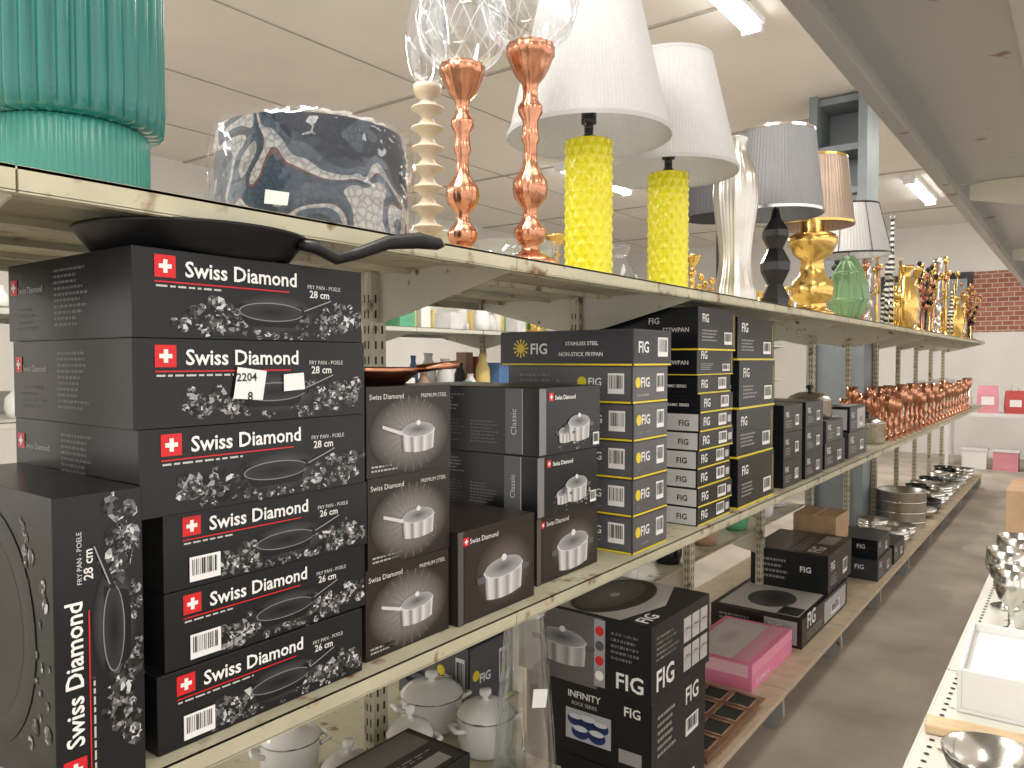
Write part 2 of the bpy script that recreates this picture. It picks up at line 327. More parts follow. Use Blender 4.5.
def art_big(A,C,T):
    for F in(A,C): F.rect(.01,.02,.99,.98,(.012,.012,.014),1)
    C.poly([(0,0),(.62*C.W,0),(.66*C.W,C.H*.97),(0,C.H*.97)],(.14,.13,.13),1.5)
    C.poly([(0,0),(.10*C.W,0),(.30*C.W,C.H*.45),(.10*C.W,C.H*.97),(0,C.H*.97)],(.5,.49,.48),1.7)
    C.pot(.36,.52,.40*C.W,k=3,long=False)
    C.rect(.60,.05,.68,.95,(.35,.35,.37),2)
    for i,c in enumerate(((.9,.9,.9),(.6,.03,.03),(.1,.1,.1),(.6,.03,.03))): C.ell(.64,.2+.2*i,.013,.013,c,k=3)
    C.text('FIG',.76,.10,w=.19,bold=True); C.lines(.72,.45,.95,.85,5,(.5,.5,.5))
    A.text('FIG',.08,.12,w=.28,bold=True); A.lines(.08,.5,.45,.85,5,(.3,.3,.3))
    for i in range(3):
        for j in range(2): A.rect(.52+.15*i,.12+.40*j,.65+.15*i,.46+.40*j,(.5,.5,.5),2); A.pot(.585+.15*i,.31+.38*j,.034,k=3,long=False)
    T.rect(.01,.01,.99,.99,(.50,.49,.48),1); T.poly([(0,0),(T.W*.99,0),(T.W*.99,T.H*.26),(T.W*.5,T.H*.12),(0,T.H*.22)],(.012,.012,.014),1.5)
    T.rect(.02,.78,.98,.98,(.65,.64,.63),1.5)
    T.ell(.5,.5,.42*T.H,.24*T.H,(.02,.02,.02),(.03,.03,.03),k=2,n=36); T.ell(.5,.53,.37*T.H,.18*T.H,(.20,.20,.20),(.10,.10,.10),k=2.5,n=36); T.ell(.5,.5,.05*T.H,.03*T.H,(.6,.6,.6),k=3)
    T.text('FIG',.06,.05,w=.2,bold=True); T.lines(.65,.82,.9,.94,3,(.05,.05,.05),2)
def art_inf(A,C,T):
    C.text('INFINITY',.36,.80,w=.26,bold=True); C.text('ROCK SERIES',.39,.70,w=.20,col=(.6,.6,.6))
    C.rect(.34,.22,.70,.64,(.42,.46,.5),1)
    for x,y,d in((.42,.50,.05),(.52,.50,.06),(.62,.48,.05),(.46,.34,.055),(.59,.34,.055)): C.ell(x,y,d*.5,d*.34,(.01,.02,.08),(.02,.04,.16),k=3); C.ell(x,y,d*.4,d*.15,(.6,.65,.7),k=4,dy=d*.18)
    C.rect(.76,.12,.93,.30,(.3,.3,.3),2); C.text('FIG',.80,.75,w=.12,bold=True)
    A.lines(.1,.2,.5,.8,6,(.3,.3,.3)); A.text('FIG',.6,.6,w=.25,bold=True); A.bar(.6,.15,.85,.4)
def art_plain(A,C,T):
    A.text('FIG',.1,.55,w=.16,bold=True); A.lines(.1,.15,.45,.45,3,(.3,.3,.3)); A.bar(.6,.2,.8,.6)
    C.text('FIG',.65,.5,w=.14,bold=True); C.lines(.1,.2,.5,.8,4,(.25,.25,.25)); T.rect(.03,.03,.97,.97,(.04,.036,.035),1)
def art_plaintop(A,C,T):
    art_plain(A,C,T); T.rect(.05,.55,.95,.95,(.14,.13,.12),1.5); T.text('FIG',.1,.12,w=.25,bold=True,k=3); T.rect(.5,.1,.9,.3,(.3,.3,.3),2); T.lines(.1,.35,.9,.5,3,(.25,.25,.25),2)
def art_tw(A,C,T):
    art_plain(A,C,T); T.rect(.04,.06,.96,.94,(.6,.59,.58),1.5); T.ell(.3,.5,.34*T.H,.26*T.H,(.03,.03,.03),(.1,.1,.1),k=2); T.rect(.05,.07,.2,.3,(.04,.04,.04),2); T.lines(.6,.2,.9,.8,6,(.08,.08,.08),2)
    A.rect(.45,.1,.95,.9,(.4,.4,.42),1); A.pot(.72,.5,min(.07,A.H*.6),k=3,long=False); C.rect(.6,.1,.95,.9,(.4,.4,.42),1)
def art_pink(A,C,T):
    T.rect(.05,.08,.95,.92,(.66,.60,.61),1); T.rect(.05,.08,.95,.3,(.75,.35,.45),2); T.ell(.5,.62,.14,.06,(.5,.45,.45),(.7,.66,.66),k=2); A.rect(.0,.6,1,.98,(.80,.30,.42),1); A.text('Bakeware',.1,.15,w=.3); C.rect(.05,.5,.95,.95,(.8,.5,.55),1)

# ------------------------------------------------------------ room
def plane(name,pts,m):
    mb=MB(); mb.add(pts,[(0,1,2,3)],m); return mb.obj(name)
plane('floor',[(-7.5,-3,0),(4,-3,0),(4,13.2,0),(-7.5,13.2,0)],FLOORM)
plane('ceiling',[(-7.5,-3,3.49),(-7.5,13.2,3.49),(4,13.2,3.49),(4,-3,3.49)],CEIL)
mb=MB(); mb.box(-7.6,-7.5,-3,13.2,0,3.49,WALLM); mb.obj('wall_left')
mb=MB(); mb.box(-7.5,4,13.2,13.3,0,1.85,WALLM); mb.box(-1.85,4,13.2,13.3,1.85,2.75,BRK); mb.box(-7.5,-1.85,13.2,13.3,1.85,3.49,WALLM); mb.box(-1.85,4,13.2,13.3,2.75,3.49,WALLM); mb.obj('wall_back')
mb=MB()
for i in range(7): mb.box(-7.5,4,-.6+2.45*i-.014,-.6+2.45*i+.014,3.478,3.49,SEAM)
for x in(-6.4,-5.2,-4.0,-2.8,-1.0,.2): mb.box(x-.006,x+.006,-3,13.2,3.484,3.489,SEAM)
mb.obj('trim_ceiling')
mb=MB(); mb.box(-2.6,-1.35,13.14,13.2,1.70,2.75,BLACKM); mb.box(-2.5,-1.98,13.12,13.14,1.8,2.65,STEELB); mb.box(-1.92,-1.42,13.12,13.14,1.8,2.65,STEELB); mb.obj('window_1')
mb=MB()
mb.box(-1.40,-1.335,6.2,6.6,0,3.49,STEELB); mb.box(-1.76,-1.70,6.2,6.6,0,3.49,STEELB); mb.box(-1.70,-1.40,6.30,6.33,0,2.72,STEELB)
mb.box(-1.70,-1.40,6.57,6.59,2.72,3.49,STEELB)
for z in(2.72,3.05,3.42): mb.box(-1.70,-1.40,6.25,6.55,z,z+.05,STEELB)
mb.obj('steel_column')
def area(x,y,z,e,sx=.5,sy=1.6):
    ld=bpy.data.lights.new('lamp','AREA'); ld.shape='RECTANGLE'; ld.size=sx; ld.size_y=sy; ld.energy=e; ld.color=(1,.95,.87)
    lo=bpy.data.objects.new('tube_or_fill_light',ld); lo.location=(x,y,z); scn.collection.objects.link(lo)
for i,(x,y) in enumerate([(-1.64,3.85),(-1.60,10.2),(-1.2,.2),(-4.4,7.4),(-4.6,-.6)]):  # first pair are seen tubes; the rest are fixtures added for fill
    mb=MB(); mb.box(-.07,.07,-.75,.75,.05,.09,FIXT)
    for q in(-.035,.035): mb.lathe([(.018,0),(.018,1.42)],TUBE,12,M=Matrix.Translation((q,.71,.03))@Matrix.Rotation(math.pi/2,4,'X'))
    mb.box(-.06,.06,-.75,-.71,.0,.05,FIXT); mb.box(-.06,.06,.71,.75,.0,.05,FIXT)
    mb.obj('seen_or_added_fluorescent' ,(x,y,3.40))
    area(x,y,3.37,66 if x>-3 else 110,.2,1.5)
for (x,y,e) in[(1.2,-1.0,60),(-.45,1.6,18),(-.45,7.0,38),(1.5,3,25)]: area(x,y,3.44,e,.6,2.0)  # added fill lights near the ceiling; no fixture hangs at these spots
# ------------------------------------------------------------ gondola
BAY=.88; Y0=.33-BAY
def gondola(xf,xm,xr,ys,levels,name,mS,boards=None,top_hi=1.64,s=1,lip=.027):
    root=empty(name)
    mb=MB()
    for y in ys:
        mb.box(xm-.016,xm+.016,y-.022,y+.022,0,top_hi,CREAM)
        z=.1
        while z<top_hi-.05:
            for q in(-.01,.01): mb.add([(xm+.0165*s,y+q-.003,z),(xm+.0165*s,y+q+.003,z),(xm+.0165*s,y+q+.003,z+.018),(xm+.0165*s,y+q-.003,z+.018)],[(0,1,2,3)],DARK); mb.add([(xm+q*.6-.002,y-.0225,z),(xm+q*.6+.002,y-.0225,z),(xm+q*.6+.002,y-.0225,z+.018),(xm+q*.6-.002,y-.0225,z+.018)],[(0,1,2,3)],DARK)
            z+=.035
    mb.obj('uprights',parent=root)
    for (z,xa,xb,ya,yb) in levels:
        mb=MB(); br=MB()
        for i in range(len(ys)-1):
            a,b=ys[i]+.0015,ys[i+1]-.0015
            if b<=ya or a>=yb: continue
            b=min(b,yb); a=max(a,ya)
            lo,hi=min(xa,xb),max(xa,xb)
            mb.box(lo,hi,a,b,z-.004,z-.0005,mS)
            for xe in(xa,xb):
                if abs(xe-xm)<.08: continue
                q=-1 if xe<xm else 1
                mb.box(xe,xe-q*.003,a,b,z-lip,z,mS); mb.box(xe,xe-q*.014,a,b,z-lip-.002,z-lip+.001,mS)
            mb.box((lo+hi)/2-.1,(lo+hi)/2-.09,a,b,z-.016,z-.004,mS); mb.box((lo+hi)/2+.09,(lo+hi)/2+.1,a,b,z-.016,z-.004,mS)
        for y in ys:
            if y<ya-.01 or y>yb+.01: continue
            for xe in(xa,xb):
                if abs(xe-xm)<.08: continue
                q=-1 if xe<xm else 1
                X=[xm+q*.02,xe-q*.02,xe-q*.02,xm+q*.1,xm+q*.02]; Z=[z-.006,z-.006,z-.03,z-.105,z-.12]
                vs=[(x,y-.002,w) for x,w in zip(X,Z)]+[(x,y+.002,w) for x,w in zip(X,Z)]
                n=5; br.add(vs,[tuple(range(n)),tuple(reversed(range(n,2*n)))]+[(i,(i+1)%n,n+(i+1)%n,n+i) for i in range(n)],CREAM2)
                br.box(xm+q*.02,xe-q*.03,y-.010,y+.010,z-.0065,z-.0045,CREAM2)
        mb.obj('shelf_panels',parent=root); br.obj('shelf_brackets',parent=root)
    if boards:
        mb=MB(); lg=MB()
        for (xa,xb,ya,yb) in boards:
            for i in range(len(ys)-1):
                if ys[i]>=ya-.01 and ys[i+1]<=yb+.01: mb.box(xa,xb,ys[i]+.002,ys[i+1]-.002,.138,.16,BASEB)
            for y in ys:
                if y<ya-.01 or y>yb+.01: continue
                xe=xa if abs(xa-xm)>abs(xb-xm) else xb
                sgn=1 if xe>xm else -1
                X=[xm+sgn*.02,xe-sgn*.015,xe-sgn*.01,xe-sgn*.03,xe-sgn*.06,xm+sgn*.02]; Z=[.136,.136,.05,0,.0,.05]
                vs=[(x,y-.012,w) for x,w in zip(X,Z)]+[(x,y+.012,w) for x,w in zip(X,Z)]; n=6
                lg.add(vs,[tuple(range(n)),tuple(reversed(range(n,2*n)))]+[(i,(i+1)%n,n+(i+1)%n,n+i) for i in range(n)],GREYUND)
        mb.obj('base_boards',parent=root); lg.obj('base_feet',parent=root)
    return root
TS=1.645; MS=.938; BS=.16; IS=.50
ys=[Y0+BAY*i for i in range(13)]
YR=ys[7]+.001
gondola(-.90,-1.31,-1.72,ys,[(TS,-.90,-1.31,-1,11),(TS,-1.312,-1.72,-1,YR),(MS,-.90,-1.31,-1,11),(MS,-1.312,-1.72,-1,YR),(IS,-.95,-1.26,.3,1.45),(IS,-1.262,-1.66,.3,1.71),(.57,-1.33,-1.72,2.1,4.7)],'gondola_shelving',CREAM,[(-1.31,-.90,-1,11),(-1.72,-1.312,-1,YR)])
ysr=[.52-BAY+BAY*i for i in range(12)]
g=gondola(-.17,.29,.29,ysr,[(1.722,-.17,.27,-.5,9.3)],'gondola_shelving',GREYUND,top_hi=1.72,lip=.036)
mb=MB()
for i in range(len(ysr)-1):
    mb.box(-.17,.29,ysr[i]+.002,ysr[i+1]-.002,.138,.16,BASEB)
    a,b=ysr[i]+.0015,ysr[i+1]-.0015
    mb.box(-.17,.27,a,b,MS-.004,MS-.0005,WHITEM); mb.box(-.17,-.167,a,b,MS-.027,MS,WHITEM)
mb.box(-.15,-.12,ysr[0],ysr[-1],0,.138,GREYUND); mb.obj('lower_boards',parent=g)
mb=MB(); y=.2
while y<8.5:
    mb.lathe([(.0,MS+.0003),(.0035,MS+.0003)],DARK,8,o=(-.152,y,0),cap=False); y+=.022
mb.obj('edge_perforations',parent=g)
def stock(name,x0,x1,y0,y1,zs,hmax,step=.16):
    mb=MB()
    for z in zs:
        y=y0
        while y<y1:
            w=random.uniform(.08,step); h=random.uniform(.08,hmax); m=random.choice(MIXC+[WHITEC,WHITEC,GOLD])
            xc=random.uniform(x0+.1,x1-.1)
            if random.random()<.4: mb.box(xc-w/2,xc+w/2,y,y+w*.9,z,z+h,m)
            else: mb.lathe([(w*.35,0),(w*.42,h*.3),(w*.4,h*.6),(w*.2,h*.85),(w*.24,h)],m,14,o=(xc,y+w/2,z))
            y+=w+.03
    return mb.obj(name)
ys2=[-.2+1.2*i for i in range(10)]
gondola(-3.3,-3.75,-4.2,ys2,[(1.645,-3.3,-4.2,-1,12),(1.2,-3.3,-4.2,-1,12),(.75,-3.3,-4.2,-1,12)],'gondola_shelving',WHITEM,[(-4.2,-3.3,-1,12)])
stock('assorted_homeware_stock',-3.7,-3.35,0,10,[.16,.75,1.2,1.645],.3)
stock('assorted_homeware_stock',-4.15,-3.8,0,10,[.75,1.2,1.645],.32)

# ------------------------------------------------------------ frying pan boxes
z=MS
for i in range(3):
    carton('frying_pan_box',.925+[0,.004,.002][i],.485+[0,.010,.014][i],z,.345,.34,.1015,CARD,art_fry('26',bar=True),rz=[0,.6,-.5][i]); z+=.102
for i in range(3):
    carton('frying_pan_box',.912+[.004,0,.003][i],.468+[-.008,-.012,-.014][i],z,.36,.365,.111,CARD,art_fry('28',tag=(i==1)),rz=[.4,-.5,.5][i]); z+=.1115
ZP=z
mb=MB(); W,L,h=.36,.35,.10; mb.box(-W/2,W/2,-L/2,L/2,0,h,CARD)
A=Fr(mb,(W/2,-L/2,0),(0,1,0),(0,0,1),(1,0,0),L,h); C=Fr(mb,(-W/2,-L/2,0),(1,0,0),(0,0,1),(0,-1,0),W,h); T=Fr(mb,(W/2,-L/2,h),(0,1,0),(-1,0,0),(0,0,1),L,W)
art_fry('28',bar=False)(A,C,T)
mb.obj('frying_pan_box',(-.902-W/2,.458,MS+L/2),(math.radians(90),0,0),bevel=.0012)
mb=MB(); c=V((-1.02,.60,ZP))
mb.lathe([(0,.0),(.115,.0),(.13,.006),(.152,.034),(.156,.038),(.150,.038),(.127,.010),(.11,.006),(0,.006)],PANM,64,o=c,cap=False)
P=[(-.905,.69,ZP+.028),(-.893,.715,ZP+.024),(-.880,.74,ZP+.010),(-.867,.77,ZP+.020),(-.85,.815,ZP+.040),(-.835,.865,ZP+.048),(-.826,.90,ZP+.046),(-.824,.91,ZP+.045)]
mb.tube(P,[.011,.012,.012,.012,.014,.017,.013,.005],PANM,14,flat=.75)
mb.obj('frying_pan')
z=MS
for i in range(3): carton('saucepan_box',.942,.848+.003*i,z,.21,.205,.152,CARDB,art_sauce,rz=[0,.8,-.6][i]); z+=.1525
mb=MB(); mb.lathe([(0,.0),(.07,0),(.095,.022),(.1,.03),(.098,.031),(.09,.022),(.066,.004),(0,.004)],COPPER,40,o=(-1.06,.96,z),cap=False)
mb.tube([(-.99,1.02,z+.028),(-.96,1.06,z+.034),(-.95,1.09,z+.036)],[.008,.007,.008],COPPER,8); mb.obj('copper_pan')
carton('casserole_box',.93,1.066,MS,.21,.247,.178,CARDB,art_pot1,rz=0)
carton('casserole_box',.96,1.365,MS,.30,.262,.150,CARDB,art_pot1)
carton('casserole_box',.955,1.36,MS+.1505,.46,.255,.138,CARD,art_cass)
carton('casserole_box',.950,1.355,MS+.289,.46,.265,.152,CARD,art_cass,rz=.6)
z=MS
for i in range(5): carton('frying_pan_box',.92,1.735,z,.40,.20,.097,CARDG,art_fig,rz=random.uniform(-.6,.6)); z+=.0975
carton('frying_pan_box',.915,1.73,z,.43,.215,.094,CARDG,art_figtop,rz=-.4)
z=MS
for i in range(8): carton('small_pan_box',.915+random.uniform(0,.012),2.15,z,.24,.27,.0565,CARD,art_small if i<6 else art_small2,rz=random.uniform(-1,1)); z+=.057
carton('stewpan_box',.925,2.145,z,.34,.29,.075,CARD,art_stew); z+=.0755
carton('stewpan_box',.92,2.14,z,.36,.30,.130,CARD,art_stew)
z=MS
for i,h in enumerate((.17,.165,.165,.145)):
    carton('stewpan_box',.92+.005*(i%2),2.475,z,.34,.37,h,CARD,art_stew,rz=random.uniform(-.5,.5)); z+=h+.0005
z=MS
for i in range(3):
    carton('saucepan_box',.93,2.99,z,.26,.24,.108,CARD,art_plain); carton('saucepan_box',.93,3.27,z,.26,.28,.108,CARD,art_plain,rz=1); z+=.1085
carton('cookware_box',1.22,3.05,MS,.36,.5,.40,CARDB,art_tw)
carton('saucepan_box',.94,3.62,MS,.3,.36,.12,CARD,art_plain); carton('saucepan_box',.94,3.64,MS+.1205,.28,.3,.10,CARDG,art_plain)
carton('saucepan_box',.95,4.1,MS,.3,.40,.13,CARDG,art_plain); carton('saucepan_box',.95,4.12,MS+.1305,.28,.34,.13,CARD,art_tw)
def cookpot(name,loc,r,h,m=SILVER,lid=True):
    mb=MB(); mb.lathe([(0,0),(r*.92,0),(r,.01),(r,h),(r*1.05,h+.004),(r*.97,h+.004)],m,36,cap=False)
    if lid: mb.lathe([(r*1.03,h+.005),(r*.9,h+.018),(r*.5,h+.035),(0,h+.04)],m,36,cap=False); mb.lathe([(.008,h+.035),(.008,h+.05),(.02,h+.058),(.018,h+.068),(0,h+.07)],BLACKM,16,cap=False)
    for q in(-1,1): mb.tube([(-.025,q*r,h*.72),(-.02,q*(r+.03),h*.75),(.02,q*(r+.03),h*.75),(.025,q*r,h*.72)],.005,m,8)
    return mb.obj(name,loc)
cookpot('steel_cooking_pot',(-1.06,3.80,MS+.221),.10,.09); cookpot('steel_cooking_pot',(-1.1,4.68,MS),.10,.13); cookpot('steel_cooking_pot',(-1.05,4.98,MS),.10,.12)

# ------------------------------------------------------------ top shelf
def ribfn(n,a): return lambda r,z,t: r-a*(1-abs(math.sin(n*t/2)))
mb=MB(); mb.lathe([(.082,0),(.088,.004),(.088,.085),(.084,.089),(.104,.089),(.110,.094),(.112,.12),(.112,.44),(.108,.47),(.09,.485),(.06,.49)],TEAL,288,rf=ribfn(34,.0075))
mb.lathe([(.092,.0),(.0925,.002),(.0925,.083),(.09,.087)],TEALD,288,rf=ribfn(72,.002),cap=False)
mb.tube([(-.02,-.128,.0),(.0,-.132,.1),(-.03,-.125,.25),(-.04,-.12,.40),(-.03,-.12,.55)],.0035,BLACKM,8)
mb.obj('ribbed_table_lamp',(-1.05,.448,TS))
mb=MB(); mb.lathe([(.172,.0),(.165,.190)],FAB,64,cap=False); mb.lathe([(.168,.002),(.161,.188)],WSH,64,cap=False)
rnd=[random.uniform(-.004,.005) for _ in range(64)]
mb.lathe([(.180,.002),(.177,.03),(.182,.07),(.178,.10),(.180,.14),(.176,.18),(.172,.196),(.15,.199),(.05,.194),(0,.195)],FILM,64,rf=lambda r,z,t:r+(rnd[int(t/(2*math.pi)*64+z*90)%64] if r>.06 else 0),cap=False)
for a in range(3): mb.tube([(0,0,.182),(.163*math.cos(a*2.1),.163*math.sin(a*2.1),.186)],.002,SILVER,6)
Mt=Matrix.Rotation(math.radians(-68),4,'Z')
mb.add([Mt@V(p) for p in((.188,.02,.04),(.186,.06,.035),(.185,.063,.055),(.187,.022,.062))],[(0,1,2,3)],INK,WH)
mb.obj('drum_lampshade',(-1.12,.89,TS))
def turned(h,r,n,base=1.25):
    p=[(r*base,0),(r*base,.008),(r*base*.9,.018),(r*.4,.03)]
    for i in range(n):
        z0=.03+(h-.06)*i/n; dz=(h-.06)/n
        p+=[(r*.38,z0+dz*.05),(r*.6,z0+dz*.3),(r*.97,z0+dz*.45),(r,z0+dz*.5),(r*.97,z0+dz*.55),(r*.6,z0+dz*.7),(r*.38,z0+dz*.95)]
    return p+[(r*.7,h-.025),(r*.85,h-.01),(r*.85,h)]
def smoothprof(p,n=3):
    out=[]
    for i in range(len(p)-1):
        a=p[max(i-1,0)];b=p[i];c=p[i+1];d=p[min(i+2,len(p)-1)]
        for k in range(n):
            t=k/n; f=lambda j:.5*((2*b[j])+(-a[j]+c[j])*t+(2*a[j]-5*b[j]+4*c[j]-d[j])*t*t+(-a[j]+3*b[j]-3*c[j]+d[j])*t**3)
            out.append((max(f(0),.0),f(1)))
    return out+[p[-1]]
def globe(r,h,z): return smoothprof([(r*.22,z),(r*.50,z+h*.03),(r*.84,z+h*.15),(r,z+h*.36),(r*.98,z+h*.50),(r*.82,z+h*.70),(r*.66,z+h*.88),(r*.64,z+h)],6)
def etch(mb,r,h,z,n=14):
    pr=globe(r,h,z)
    for s in(-1,1):
        for j in range(n):
            pts=[]
            for i,(rr,zz) in enumerate(pr):
                if i<4 or i>len(pr)-8: continue
                t=2*math.pi*j/n+s*i*.045; pts.append(((rr+.0004)*math.cos(t),(rr+.0004)*math.sin(t),zz))
            mb.tube(pts,.00055,FIXT,4)
def copperstick(h,s=1.):
    q=[(.062,0),(.062,.012),(.056,.03),(.034,.05),(.020,.07),(.018,.09),(.028,.11),(.035,.14),(.034,.17),(.022,.20),(.015,.225),(.015,.26),(.024,.285),(.034,.31),(.038,.35),(.036,.39),(.024,.43),(.016,.46),(.014,.50),(.014,.55),(.020,.58),(.017,.61),(.016,.66),(.026,.70),(.026,.73),(.017,.755),(.015,.80),(.018,.83),(.030,.86),(.040,.90),(.048,.945),(.052,.955),(.052,1.)]
    return [(r*s,z*h) for r,z in q]
fl=lambda n,a:(lambda r,z,t:r*(1+a*math.sin(n*t)))
mb=MB(); mb.lathe(turned(.42,.038,8),WOODW,32); mb.lathe(globe(.05,.25,.42),CUTG,60,cap=False); mb.obj('turned_candle_holder',(-1.21,1.285,TS))
mb=MB(); mb.lathe(copperstick(.425,.93),COPPER,60,rf=fl(12,.03)); mb.lathe(globe(.098,.25,.415),CUTG,96,cap=False); etch(mb,.098,.25,.415); mb.obj('copper_hurricane_candle_holder',(-1.08,1.256,TS))
mb=MB(); mb.lathe(copperstick(.475,1.),COPPER,60,rf=fl(12,.03)); mb.lathe(globe(.105,.27,.465),CUTG,96,cap=False); etch(mb,.105,.27,.465); mb.obj('copper_hurricane_candle_holder',(-.975,1.36,TS))
mb=MB(); mb.lathe([(.13,0),(.13,.14),(.135,.145),(.13,.15),(.125,.15),(.12,.02)],SILVER,40,cap=False); mb.tube([(-.14,0,.12),(-.17,.02,.08),(-.14,.03,.05)],.004,SILVER,6); mb.obj('silver_ice_bucket',(-1.5,1.60,TS))
mb=MB(); mb.lathe([(.09,0),(.14,.09),(.15,.17),(.145,.17),(.1,.03)],GLASS,40,cap=False); mb.obj('glass_bowl',(-1.5,2.0,TS))
def pleats(n,a): return lambda r,z,t: r+a*math.sin(n*t)
def shade(mb,z0,z1,r0,r1,m,n=90,a=.0014,trim=None):
    k=6; mb.lathe([(r0+(r1-r0)*i/k,z0+(z1-z0)*i/k) for i in range(k+1)],m,n*4,rf=pleats(n,a),cap=False)
    mb.lathe([(r0+.002,z0-.001),(r0+.003,z0+.010)],trim or m,64,cap=False); mb.lathe([(r1+.003,z1-.010),(r1+.002,z1+.001)],trim or m,64,cap=False)
    for j in range(3):
        t=j*2.094+.4; mb.tube([(0,0,z1-.03),(r1*math.cos(t),r1*math.sin(t),z1-.01)],.0018,SILVER,6)
def yellowbase(mb,h,R):
    rows=16; n=14; N=rows*8
    def rf(r,z,t):
        a=n*t/2; b=z/h*rows*math.pi/2
        return r+.0055*(1-max(abs(math.sin(a+b)),abs(math.sin(a-b))))-.001
    mb.lathe([(R,h*i/N) for i in range(N+1)],YEL,182,rf=rf)
    mb.lathe([(.018,h),(.018,h+.015),(.012,h+.02),(.012,h+.045),(.020,h+.048),(.020,h+.078),(.008,h+.082),(.008,h+.10)],BLACKM,20)
    mb.lathe([(.03,h+.10),(.033,h+.14),(.02,h+.18),(0,h+.19)],WHITEC,20,cap=False)
for (x,y,h) in((-1.05,1.728,.365),(-1.05,2.204,.373)):
    mb=MB(); yellowbase(mb,h,.061); shade(mb,.375,.725,.212,.132,WSH,130,.0006); mb.tube([(0,0,.46),(0,0,.70)],.003,SILVER,6); mb.obj('yellow_table_lamp',(x,y,TS))
mb=MB(); mb.lathe([(r*1.1,z) for r,z in smoothprof([(.068,0),(.066,.04),(.056,.09),(.050,.15),(.054,.22),(.064,.30),(.070,.37),(.066,.43),(.050,.48),(.036,.52),(.034,.55),(.038,.57)],4)],SILV2,96,rf=fl(24,.012)); mb.obj('tall_silver_vase',(-.990,2.62,TS))
def facet(mb,m,h,R,seg=6,q=((.85,0),(.95,.10),(.5,.24),(.95,.38),(.98,.46),(.5,.60),(.85,.72),(.85,.78),(.35,.9),(.2,1))):
    mb.lathe([(R*a,h*b) for a,b in q],m,seg,smooth=False)
mb=MB(); facet(mb,BLACKM,.40,.062); mb.tube([(0,0,.37),(0,0,.7)],.006,SILVER,8); shade(mb,.375,.700,.18,.145,GSH,80,trim=SILVER); mb.obj('black_table_lamp',(-1.0,3.08,TS))
mb=MB(); facet(mb,BLACKM,.48,.05,24,((1,0),(1,.03),(.3,.06),(.3,1))); mb.tube([(0,0,.46),(0,0,.68)],.006,SILVER,8); shade(mb,.45,.70,.16,.13,DSH,60); mb.obj('black_table_lamp',(-1.36,3.40,TS))
mb=MB(); mb.lathe([(.10,0),(.10,.02),(.07,.03),(.065,.06),(.09,.08),(.098,.12),(.09,.16),(.06,.19),(.05,.26),(.085,.29),(.11,.34),(.11,.37),(.085,.385),(.05,.39),(.05,.45),(.03,.46),(.01,.5),(.006,.7)],GOLD,48)
shade(mb,.42,.73,.18,.145,CHAMP,70,.001,GOLD); mb.obj('gold_table_lamp',(-1.03,3.71,TS))
mb=MB(); p=[(.05,0),(.085,.06),(.115,.14),(.11,.22),(.08,.31),(.045,.37),(.03,.39)]
mb.lathe(p,GREENC,10,smooth=False); mb.tube([(0,0,.39),(0,0,.7)],.006,SILVER,8); shade(mb,.39,.68,.225,.155,WSH,80,.0012,BLACKM)
for t in range(8): mb.tube([(.2285*math.cos(t*.785),.2285*math.sin(t*.785),.39),(.1585*math.cos(t*.785),.1585*math.sin(t*.785),.68)],.0018,BLACKM,6)
mb.obj('green_table_lamp',(-1.10,4.70,TS+.004),(math.radians(2),0,0))
mb=MB()
rings=[(.05,0),(.09,.10),(.06,.24),(.02,.30)]
for i in range(8):
    t=i*math.pi/4; mb.tube([(r*math.cos(t),r*math.sin(t),z+.004) for r,z in rings],.003,GREENC,6)
for r,z in rings[:3]: mb.tube([(r*math.cos(k*.524),r*math.sin(k*.524),z+.004) for k in range(12)],.003,GREENC,6,closed=True)
mb.obj('wire_candle_cage',(-.995,4.18,TS))
STR,nt,b=newmat('zebra_stripes'); tc=nt.nodes.new('ShaderNodeTexCoord'); wv=nt.nodes.new('ShaderNodeTexWave'); wv.bands_direction='Z'; wv.inputs['Scale'].default_value=9; wv.inputs['Distortion'].default_value=2
rr=nt.nodes.new('ShaderNodeValToRGB'); rr.color_ramp.interpolation='CONSTANT'; rr.color_ramp.elements[0].color=(.01,.01,.01,1); rr.color_ramp.elements[1].position=.5; rr.color_ramp.elements[1].color=(.7,.68,.62,1)
nt.links.new(tc.outputs['Object'],wv.inputs['Vector']); nt.links.new(wv.outputs['Fac'],rr.inputs['Fac']); nt.links.new(rr.outputs['Color'],b.inputs['Base Color'])
